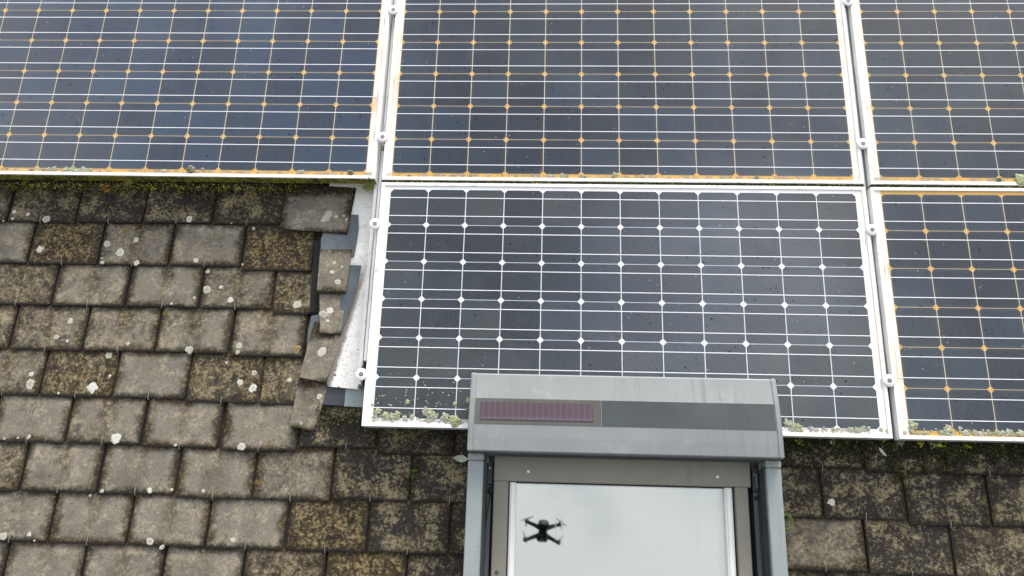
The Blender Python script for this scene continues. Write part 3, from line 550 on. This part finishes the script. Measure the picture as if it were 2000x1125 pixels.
# ---------------------------------------------------------------- flashing sheets
t = thing('flashing_sheet', 'white painted metal sheet with dark specks between the tilted cut tiles and left rail', 'flashing', (0, 0, 0))
b = MB(); b.prism([(-.172, -.656), (-.0665, -.664), (-.0665, .16), (-.236, .16), (-.236, -.05), (-.155, -.15), (-.160, -.45), (-.186, -.62)], -.088, -.0855)
b.build('sheet', M_['flash'], t)
b = MB(); b.box(-.0725, -.0685, -.663, .16, -.0853, -.062); b.build('upstand', M_['frame'], t, bevel=.0006)
def slab(name, label, cat, pts, z0, z1, mat, group=None, bev=.0008):
    cx = sum(p[0] for p in pts) / len(pts); cy = sum(p[1] for p in pts) / len(pts)
    b = MB(); b.prism([(x - cx, y - cy) for x, y in pts][::-1] if sum((pts[i][0] - pts[i-1][0]) * (pts[i][1] + pts[i-1][1]) for i in range(len(pts))) > 0 else [(x - cx, y - cy) for x, y in pts], z0 - z0, z1 - z0)
    o = b.build(name, mat, None, (cx, cy, z0), bevel=bev); return tag(o, label, cat, group)
slab('lead_strip', 'blue grey lead strip poking out below the large pale corner tile', 'flashing', [(-.150, -.06), (-.124, -.060), (-.118, -.11), (-.1205, -.165), (-.125, -.215), (-.240, -.215), (-.2445, -.150), (-.238, -.125), (-.20, -.100), (-.160, -.100)], -.0840, -.0818, M_['lead'])
slab('lead_strip', 'pointed dark grey lead strip wedged between the cut tiles and the white sheet', 'flashing', [(-.150, -.242), (-.0975, -.244), (-.103, -.300), (-.1175, -.380), (-.1300, -.430), (-.146, -.490), (-.160, -.40)], -.0848, -.0824, M_['lead'])
slab('lead_strip', 'small curled lead strip showing left of the lowest tilted cut tiles', 'flashing', [(-.252, -.420), (-.222, -.415), (-.205, -.500), (-.235, -.600), (-.256, -.560), (-.258, -.470)], -.0915, -.0896, M_['lead'])
slab('lead_strip', 'narrow dark lead strip in the slot left of the upper cut tiles', 'flashing', [(-.272, -.150), (-.244, -.150), (-.240, -.405), (-.262, -.405)], -.0990, -.0965, M_['deck'])
slab('metal_plate', 'dark blue grey metal plate under the lower end of the white sheet', 'flashing', [(-.186, -.630), (-.1165, -.630), (-.1165, -.717), (-.186, -.714)], -.0965, -.0925, M_['leaddark'])
slab('metal_plate', 'pale grey metal plate tucked beside the left panel corner below the white sheet', 'flashing', [(-.1155, -.630), (-.035, -.630), (-.035, -.720), (-.1155, -.718)], -.0965, -.0920, M_['leadpale'])
slab('debris_heap', 'dark brown debris edge beneath the moss of the left solar panel', 'debris', [(-.56, .03), (-.235, .035), (-.235, .16), (-.56, .16)], -.088, -.0845, M_['deck']) if False else None

# ---------------------------------------------------------------- moss (too fine to count)
class Moss(MB):
    def clump(s, x, y, z, r, col):
        q = [Vector((random.uniform(-1, 1), random.uniform(-1, 1), random.uniform(-1, 1))).normalized() for _ in range(2)]
        a = q[0]; b = a.cross(q[1]).normalized(); c = a.cross(b); P = Vector((x, y, z))
        k = [random.uniform(.55, 1.2) * r for _ in range(6)]
        vs = [P + a * k[0], P - a * k[1], P + b * k[2], P - b * k[3], P + c * k[4] * .6, P - c * k[5] * .6]
        j = random.uniform(.65, 1.35)
        s.add(vs, [(0, 2, 4), (2, 1, 4), (1, 3, 4), (3, 0, 4), (2, 0, 5), (1, 2, 5), (3, 1, 5), (0, 3, 5)], 0, tuple(min(1, ch * j) for ch in col))
YEL, GRN, DRK, OLV, PAL, BRN, ORG = (.52, .52, .04), (.10, .14, .02), (.018, .022, .006), (.15, .15, .02), (.42, .46, .28), (.05, .032, .015), (.55, .26, .03)
def pick(ws):
    r = random.random() * sum(w for _, w in ws)
    for c, w in ws:
        r -= w
        if r <= 0: return c
    return ws[-1][0]
def patch():                                    # clumping along the edge
    ph = [random.random() * 6.28 for _ in range(6)]
    return lambda x: .5 + .5 * sum(math.sin(x * k + p) for k, p in zip((9, 17, 31, 53, 83, 120), ph)) / 3
def ztop(x, y): 
    zz = -.104
    for o, cx, yb, z, hw, sl_, ln in TILES:
        if abs(x - cx) < hw and yb <= y <= yb + ln: zz = max(zz, ZT + z - sl_ * (y - yb))
    return zz
f1, f2, f3 = patch(), patch(), patch()
ms = Moss()
for _ in range(3800):                           # on the outer face of the panel's lower bar
    x = random.uniform(-1.68, -.062); y = .0415 - .0033 * (x + 1.6164)
    if random.random() > .35 + f1(x): continue
    z = -random.betavariate(1.5, 1.5) * .040 + .001
    ms.clump(x, y - .002, z, random.uniform(.0012, .0034), pick([(YEL, 6.5), (GRN, 1.2), (OLV, 3.5), (PAL, .8), (BRN, 1.2)]))
for _ in range(3600):                           # hanging below it and lying on the tiles in its lee
    x = random.uniform(-1.68, -.30); h = f2(x)
    y = .045 - abs(random.gauss(0, .011 + .022 * h)); z = ztop(x, y) + random.uniform(0, .012) * max(0, 1 - (.045 - y) / .06)
    if y < .028 and random.random() > f3(x): continue
    ms.clump(x, y, z, random.uniform(.0014, .0042), pick([(DRK, 5.5), (GRN, 2.2), (BRN, 1.6), (YEL, 1.8), (PAL, .5), (OLV, 1.8)] if y > .022 else [(DRK, 7), (GRN, 2.0), (BRN, 2.0), (YEL, .45), (PAL, .2), (OLV, 1.0)]))
for _ in range(620):
    x = random.uniform(-1.68, -.42); y = .036 - abs(random.gauss(0, .009)); ms.clump(x, y, random.uniform(-.07, -.04), random.uniform(.0016, .0038), pick([(YEL, 3), (PAL, 1.4), (GRN, 2)]))
for cx, cy, col, n_ in [(-1.029, .036, ORG, 40), (-1.024, .020, ORG, 34), (-.555, .030, PAL, 34), (-.60, .032, (.42, .42, .05), 20), (-.518, .034, PAL, 20), (-.86, .03, YEL, 16), (-.76, .028, YEL, 14)]:
    for _ in range(n_): ms.clump(cx + random.gauss(0, .0052), cy + random.gauss(0, .0045), -.078 + random.uniform(-.004, .004), random.uniform(.0016, .0038), col)
for _ in range(190):                            # the yellow moss star at the panel's right corner
    a = random.uniform(-2.9, -.3); rr = abs(random.gauss(0, .020)); ms.clump(-.088 + rr * math.cos(a) * 1.6, .033 + rr * math.sin(a) * .55, -.050 + random.uniform(-.02, .02), random.uniform(.0015, .0034), pick([(YEL, 5), (OLV, 3), (BRN, 1)]))
tag(ms.build('moss', M_['moss']), 'yellow green moss and algae along the lower edge of the left solar panel', 'moss', kind='stuff')
ms = Moss(); f4, f5 = patch(), patch()
def lee(x0, x1, n_, ye, depth, dens):
    for _ in range(n_):
        x = random.uniform(x0, x1); g_ = f4(x); y = ye + .012 - abs(random.gauss(0, depth * (.45 + g_)))
        if random.random() > dens + .5 * f5(x): continue
        ms.clump(x, y, ztop(x, y) + random.uniform(-.001, .0055), random.uniform(.0013, .0042), pick([(DRK, 9), (BRN, 3), (GRN, 1.3), (OLV, .8)] + ([(YEL, .22), (PAL, .2)] if y > ye - .02 else [])))
lee(-.16, .30, 2600, -.765, .030, .40); lee(1.22, 2.3, 10500, -.794, .033, .60)
for cx, cy, n_, sx, sy in [(-.175, -.74, 260, .012, .030), (-.10, -.745, 220, .03, .014), (-.15, -.70, 60, .006, .014), (.123, -.935, 70, .004, .02), (.12, -.90, 120, .006, .03), (.09, -.80, 160, .03, .02),
                           (1.47, -.835, 260, .03, .018), (1.60, -.84, 260, .012, .035), (1.625, -.885, 130, .012, .01), (1.76, -.835, 240, .05, .018), (1.70, -.86, 120, .01, .02), (1.88, -.82, 160, .06, .012)]:
    for _ in range(n_):
        x, y = random.gauss(cx, sx), random.gauss(cy, sy); ms.clump(x, y, ztop(x, y) + random.uniform(0, .006), random.uniform(.0014, .0038), pick([(DRK, 8), (GRN, 2), (BRN, 2), (OLV, .6)]))
for cx, cy, col, n_ in [(.122, -.915, (.13, .24, .02), 26), (.122, -.930, (.13, .22, .02), 14), (-.163, -.690, (.14, .22, .03), 22), (-.132, -.688, YEL, 14), (-.128, -.660, (.6, .55, .04), 18), (1.665, -.80, YEL, 20), (1.72, -.802, YEL, 26), (1.70, -.80, PAL, 20), (1.605, -.797, PAL, 26), (1.80, -.803, YEL, 12), (1.865, -.828, PAL, 24), (1.40, -.800, PAL, 16), (1.30, -.80, YEL, 14), (1.555, -.788, YEL, 14), (-.118, -.66, YEL, 8)]:
    for _ in range(n_): x, y = cx + random.gauss(0, .006), cy + random.gauss(0, .0045); ms.clump(x, y, (ztop(x, y) if cy < -.81 or cx < .2 else -.05) + random.uniform(0, .004), random.uniform(.0014, .0036), col)
tag(ms.build('moss', M_['moss']), 'dark green moss on the tiles just below the lower solar panels', 'moss', kind='stuff')
ms = Moss(); f6 = patch()
for x0, x1 in ((-.03, 1.56), (1.588, 3.0)):
    for _ in range(3600):
        x = random.uniform(x0, x1)
        if random.random() > f6(x) + .25: continue
        ms.clump(x, random.uniform(.0240, .0330), random.uniform(-.016, .0015), random.uniform(.0014, .0034), pick([(DRK, 4), (BRN, 3), (OLV, 3), (GRN, 1.5), (YEL, 1.6), (PAL, 1.4)]))
for cx, cy, z, n_ in [(1.574, .018, -.030, 70), (-.043, .165, -.034, 40), (-.045, -.60, -.034, 30), (1.570, -.165, -.034, 34), (-.06, .665, -.034, 24)]:
    for _ in range(n_): ms.clump(cx + random.gauss(0, .005), cy + random.gauss(0, .008), z + random.uniform(0, .006), random.uniform(.0013, .003), pick([(OLV, 3), (YEL, 1.4), (DRK, 4), (BRN, 2)]))
tag(ms.build('moss', M_['moss']), 'green brown moss filling the horizontal joint between upper and lower panels', 'moss', kind='stuff')
b = MB(); b.box(-.03, 3.1, .012, .048, -.060, -.040); tag(b.build('gap_strip', M_['deck']), 'near-black strip under the joint between the upper and lower rows of panels', 'strip')  # near-black strip set below the open joint so it looks dark

# ---------------------------------------------------------------- leaves and a frond
def leaf(label, x, y, z, L, W, rz, mat, tilt=.3):
    b = MB(); n = 8; vs = []
    for i in range(n + 1):
        t_ = i / n; ww = W * math.sin(math.pi * min(.98, max(.02, t_))) ** .8 * (1 + random.uniform(-.15, .15)); zz = tilt * L * (t_ - .5) ** 2 * 4 * .25
        vs += [(t_ * L - L / 2, -ww / 2, zz + .002), (t_ * L - L / 2, 0, zz), (t_ * L - L / 2, ww / 2, zz + .002)]
    vs += [(a, c, d - .0006) for a, c, d in vs]; N = 3 * (n + 1)
    fs = [(3 * i + k, 3 * i + 3 + k, 3 * i + 4 + k, 3 * i + 1 + k) for i in range(n) for k in (0, 1)]
    fs += [tuple(N + q for q in reversed(f)) for f in fs]
    b.add(vs, fs); return tag(b.build('leaf', mat, None, (x, y, z), rz, smooth='all'), label, 'leaf')
leaf('pale dead leaf lying on the tiles beside the left skylight rail', .268, -.873, -.094, .046, .022, -.1, M_['leafpale'])
leaf('tan dead leaf caught in the moss below the left solar panel', -.938, .041, -.062, .038, .012, -.05, M_['leaftan'])
leaf('small curled pale leaf in the moss below the gap between the lower panels', 1.562, -.822, -.085, .034, .010, -.9, M_['leafpale'])
leaf('tiny pale leaf stuck in the slot of the right rail above the lowest clamp', 1.577, -.570, -.045, .022, .009, 1.4, M_['leafpale'])
t = thing('fern_frond', 'curled bright green frond growing beside the right skylight rail', 'plant', (1.262, -1.03, -.098))
b = MB(); pts = [(-.020 + .004 * math.sin(i), -.08 + .006 * i, .002 + .001 * i) for i in range(8)] + [(-.004 + .017 * math.cos(a), -.005 + .022 * math.sin(a), .014) for a in [-2.2, -1.5, -.8, -.1, .6, 1.3, 2.0, 2.7, 3.3]]
b.tube(pts, [.0014] * 8 + [.003] * 9, 6); b.build('stem', M_['fern'], t, smooth=True)
b = MB(); b.tube([(-.004 + .009 * math.cos(a), .002 + .013 * math.sin(a), .016) for a in (-1.6, -.8, 0, .8, 1.6, 2.4)], .0024, 6); b.tube([(-.016, .01, .012), (-.002, .019, .017), (.010, .013, .015)], .002, 6); b.build('leaflet', M_['fern'], t, smooth=True)

# ---------------------------------------------------------------- skylight with roller shutter
SK = thing('skylight', 'grey metal skylight with roller shutter box above its bright reflecting pane', 'skylight', (.758, -1.4, -.1))
def sk(b, name, mat, parent=None, **k):         # geometry given in roof coordinates
    b.v = [(x - .758, y + 1.4, z + .1) for x, y, z in b.v]
    return b.build(name, mat, parent or SK, **k)
YB = -2.02                                      # lower end of the window, below the picture
# shutter box
prof_top = [(-.6295, .020), (-.6297, .052), (-.6312, .0575), (-.635, .0605), (-.66, .0665), (-.685, .0730), (-.709, .0795)]
prof_mid = [(-.709, .0795), (-.748, .0865), (-.787, .0920)]
prof_low = [(-.787, .0920), (-.825, .0945), (-.863, .0955), (-.8658, .0940), (-.8668, .0905), (-.8668, .040)]
X0, X1 = .3215, 1.1975
b = MB(); full = prof_top + prof_mid[1:] + prof_low[1:] + [(-.85, .030), (-.64, .016)]
b.extrude_x([(y, z) for y, z in full], X0, X1); box = sk(b, 'shutter_box', M_['cas'])
for i, (a, c) in enumerate(((.3045, .3213), (1.1977, 1.2135))):
    b = MB(); e = [(y + (.0012 if y > -.7 else 0) - (.0008 if y < -.86 else 0), z + .0022) for y, z in prof_top + prof_mid[1:] + prof_low[1:-1]] + [(-.8672, .030), (-.64, .014)]
    b.extrude_x(e, a, c); o_ = sk(b, 'end_cap', M_['cas'], smooth=False, bevel=.0022)
    o_.parent = box; o_.matrix_local = Matrix.Identity(4)
def band(x0, x1, name, mat, dy0=.0005, dy1=.0005, lift=.0010, parent=box):
    b = MB(); pr = [(-.7095, .0797), (-.748, .0866), (-.7865, .0920)]
    up = [(y, z + lift) for y, z in pr]; b.extrude_x(up + [(y, z - .002) for y, z in reversed(pr)], x0, x1); o_ = sk(b, name, mat); o_.parent = parent; o_.matrix_local = Matrix.Identity(4); return o_
be = band(.3225, .6935, 'solar_bezel', M_['bezel']); band(.6955, 1.1970, 'cover_strip', M_['strip'])
# the little solar strip, tilted to lie on the curved band
b = MB(); b.box(-.1665, .1665, -.0265, .0265, -.001, .0006); o_ = b.build('solar_strip', M_['solar'], be)
o_.matrix_local = Matrix.Translation((.338 + .1665 - .758, -.7470 + 1.4, .0885 + .1)) @ Matrix.Rotation(rad(-9.0), 4, 'X')
b = MB(); b.box(-.1685, .1685, -.0283, -.0267, -.001, .0009); b.box(-.1685, .1685, .0267, .0275, -.001, .0009); b.box(.1667, .1680, -.0265, .0265, -.001, .0009); o2 = b.build('trim', M_['rail'], be); o2.matrix_local = o_.matrix_local.copy()
b = MB(); b.box(.352, 1.168, -.8735, -.862, .020, .036); b.box(.352, 1.168, -.868, -.862, -.05, .020); sk(b, 'slat_stack', M_['dark'], bevel=.001)
# guide rails
for x0, x1, sgn in ((.3045, .3505, 1), (1.1705, 1.2145, -1)):
    b = MB(); b.box(x0, x1, YB, -.890, -.092, .050); r_ = sk(b, 'guide_rail', M_['railm'], bevel=.0022)
    b = MB(); b.box(x0 - .0008, x1 + .0008, -.8885, -.8690, -.02, .0522); c_ = sk(b, 'rail_bracket', M_['railm'], bevel=.002); c_.parent = r_; c_.matrix_local = Matrix.Identity(4)
    xi = x1 if sgn > 0 else x0                  # inner track
    b = MB()
    def bx(a, c, *r): b.box(min(a, c), max(a, c), *r)
    bx(xi + sgn * .0002, xi + sgn * .004, YB, -.889, -.085, .036); bx(xi + sgn * .004, xi + sgn * .0075, YB, -.889, -.085, .018)
    sk(b, 'inner_track', M_['dark'], bevel=.0005)
    b = MB(); bx(xi + sgn * .0077, xi + sgn * .0205, YB, -.955, -.080, -.028); sk(b, 'track_cover', M_['blue'], bevel=.001)
    b = MB(); bx(xi + sgn * .0077, xi + sgn * .0225, -.953, -.886, -.080, -.020); sk(b, 'corner_block', M_['dark'], bevel=.001)
    for yy, r0 in ((-.905, .0035), (-.972, .0062)):
        b = MB(); b.lathe((xi + sgn * .014, yy, -.0198 if yy > -.95 else -.0278), [(r0, 0), (r0, .002), (r0 * .5, .0026), (.0001, .0018)], 16); sk(b, 'screw', M_['alu'] if yy > -.95 else M_['black'], smooth=True)
    b = MB(); zz = .024; a_ = xi + sgn * .0080
    b.tube([(a_, -.872, zz), (a_, -.893, zz), (a_ + sgn * .004, -.895, zz), (a_ + sgn * .004, -.880, zz)], .0009, 6); sk(b, 'wire_clip', M_['hook'], smooth=True)
b = MB(); b.box(1.156, 1.1575, -.945, -.905, -.018, -.004); sk(b, 'guide_pin', M_['alu'])
# sash
b = MB(); b.box(.3785, 1.1395, -.9425, -.860, -.060, -.008); top = sk(b, 'top_cladding', M_['brown'], bevel=.0018)
for x, y in ((.482, -.9135), (1.043, -.9150)):
    b = MB(); b.lathe((x, y, -.008), [(.0042, 0), (.0042, .001), (.003, .0018), (.0001, .002)], 18); rv = sk(b, 'rivet', M_['rim'], smooth=True); rv.parent = top; rv.matrix_local = Matrix.Identity(4)
for a, c in ((.3795, .4230), (1.0925, 1.1305)):
    b = MB(); b.box(a, c, YB + .05, -.9432, -.060, -.010); sd_ = sk(b, 'side_cladding', M_['brown'], bevel=.0018)
    if a < .5:
        b = MB(); b.lathe((.3965, -1.2020, -.010), [(.0062, 0), (.0060, .0006), (.0040, .0008), (.0036, .0016), (.0012, .0018), (.0001, .0010)], 20); sc = sk(b, 'screw', M_['bezel'], smooth=True); sc.parent = sd_; sc.matrix_local = Matrix.Identity(4)
for a, c in ((.4270, .4455), (1.0650, 1.0865)):
    b = MB(); b.box(a, c, YB + .05, -.9440, -.060, -.022); b.box(a + .004, c - .004, YB + .05, -.9445, -.022, -.0195); sk(b, 'glazing_bar', M_['rim'], bevel=.0015)
for a, c in ((.4232, .4268), (1.0867, 1.0923)):
    b = MB(); b.box(a, c, YB + .05, -.9440, -.060, -.034); sk(b, 'gasket', M_['bezel'])
b = MB(); b.box(.4457, 1.0648, YB + .05, -.9425, -.0405, -.040); sk(b, 'pane', M_['outer'])     # double glazing: two faces mirror the sky
b = MB(); b.box(.4457, 1.0648, YB + .05, -.9425, -.0595, -.0565); ip = sk(b, 'inner_pane', M_['glass'])
ip.matrix_local = Matrix.Translation((0, -.1, 0)) @ Matrix.Rotation(rad(.035), 4, 'Y') @ Matrix.Rotation(rad(.03), 4, 'X') @ Matrix.Translation((0, .1, 0))
b = MB(); b.box(.4457, 1.0648, -.9462, -.9432, -.0398, -.030); sk(b, 'gasket', M_['black'])
b = MB(); b.box(.3507, 1.1703, YB - .03, YB + .048, -.092, .0); sk(b, 'bottom_cladding', M_['cas'], bevel=.002)
b = MB(); b.box(.352, 1.169, YB + .05, -.86, -.0955, -.0805); sk(b, 'tray', M_['dark'])
b = MB(); b.tube([(.377, -.935, -.008), (.3745, -.950, -.012), (.371, -.975, -.018), (.3625, -1.03, -.020), (.3570, -1.08, -.022), (.3545, -1.14, -.022), (.3535, -1.25, -.022), (.3535, -1.6, -.022)], .0016, 8); sk(b, 'cable', M_['black'], smooth=True)
b = MB(); b.tube([(.368, -.960, -.018), (.3695, -.968, -.016), (.370, -.976, -.016), (.369, -.984, -.018)], [.002, .0055, .006, .002], 10); sk(b, 'cable_gland', M_['black'], smooth=True)

# ---------------------------------------------------------------- the drone, hovering level just behind the viewpoint; the pane mirrors it
DR = bpy.data.objects.new('drone', None); COL.objects.link(DR)
tag(DR, 'small dark quadcopter drone seen mirrored in the skylight pane', 'drone')
DR.matrix_world = Matrix.Translation(ROOF @ (CAM + Vector((-.012, .02, .115)))) @ Matrix.Rotation(rad(-4), 4, 'Z')
def dpart(b, name, parent=None, smooth=True, mat='drone'):
    o = b.build(name, M_[mat], None, smooth=smooth); o.parent = parent or DR; o.matrix_local = Matrix.Identity(4); return o
b = MB(); secs = [(-.090, .020, .018, 0), (-.084, .030, .024, 0), (-.060, .034, .027, 0), (-.030, .026, .027, 0), (.0, .0225, .027, 0), (.030, .027, .028, .001), (.058, .031, .028, .002), (.080, .029, .024, .003), (.088, .021, .017, .004)]
n = 20; vs = []
for y, hw_, hh, zc in secs:
    for k in range(n):
        a = 2 * math.pi * k / n; ca, sa = math.cos(a), math.sin(a)
        vs.append((1.08 * hw_ * math.copysign(abs(ca) ** .6, ca), y * .78, zc + hh * math.copysign(abs(sa) ** .6, sa)))
fs = [(j * n + k, j * n + (k + 1) % n, (j + 1) * n + (k + 1) % n, (j + 1) * n + k) for j in range(len(secs) - 1) for k in range(n)] + [tuple(range(n - 1, -1, -1)), tuple(range((len(secs) - 1) * n, len(secs) * n))]
b.add(vs, fs); dpart(b, 'body')
b = MB(); b.lathe((0, .062, -.018), [(.0001, -.011), (.008, -.009), (.0115, 0), (.008, .009), (.0001, .011)], 16); dpart(b, 'gimbal_camera', mat='black')
b = MB(); b.lathe((-.008, -.005, -.0285), [(.003, 0), (.003, .0015), (.0001, .0016)], 10); dpart(b, 'status_lamp', mat='rim')
for sx, sy, tz in ((-1, 1, .012), (1, 1, .012), (-1, -1, .0), (1, -1, .0)):
    root = Vector((sx * .024, .022 if sy > 0 else -.040, .004)); tip = Vector((sx * .104, .052 if sy > 0 else -.080, tz))
    b = MB(); b.tube([root, root.lerp(tip, .3) + Vector((0, 0, .002)), root.lerp(tip, .7), tip], [.016, .0132, .0112, .011], 10); arm = dpart(b, 'arm')
    b = MB(); b.lathe(tip + Vector((0, 0, -.012)), [(.006, 0), (.010, .003), (.0125, .010), (.0125, .026), (.009, .032), (.004, .034)], 18)
    if sy > 0: b.tube([tip + Vector((0, 0, -.010)), tip + Vector((sx * .004, -.004, -.042))], [.005, .003], 8)
    dpart(b, 'motor', arm)
    b = MB(); z_ = tip.z + .024; a0 = {(-1, 1): .5, (1, 1): 2.5, (-1, -1): 1.9, (1, -1): .95}[(sx, sy)]
    for q in (0, math.pi):
        vs = []
        for i in range(7):
            t_ = i / 6; r_ = .006 + .040 * t_; cw = .0028 * (1 - .55 * t_) + .0008; d = Vector((math.cos(a0 + q), math.sin(a0 + q), 0)); s_ = Vector((-d.y, d.x, 0))
            for sg, zz in ((1, .0012), (-1, -.0012)): vs.append(Vector((tip.x, tip.y, z_)) + d * r_ + s_ * cw * sg + Vector((0, 0, zz)))
        vs += [v_ - Vector((0, 0, .0007)) for v_ in vs]; N = 14
        fs = [(2 * i, 2 * i + 2, 2 * i + 3, 2 * i + 1) for i in range(6)] + [(N + 2 * i + 1, N + 2 * i + 3, N + 2 * i + 2, N + 2 * i) for i in range(6)]
        b.add(vs, fs)
    dpart(b, 'propeller', arm, smooth=False, mat='prop')
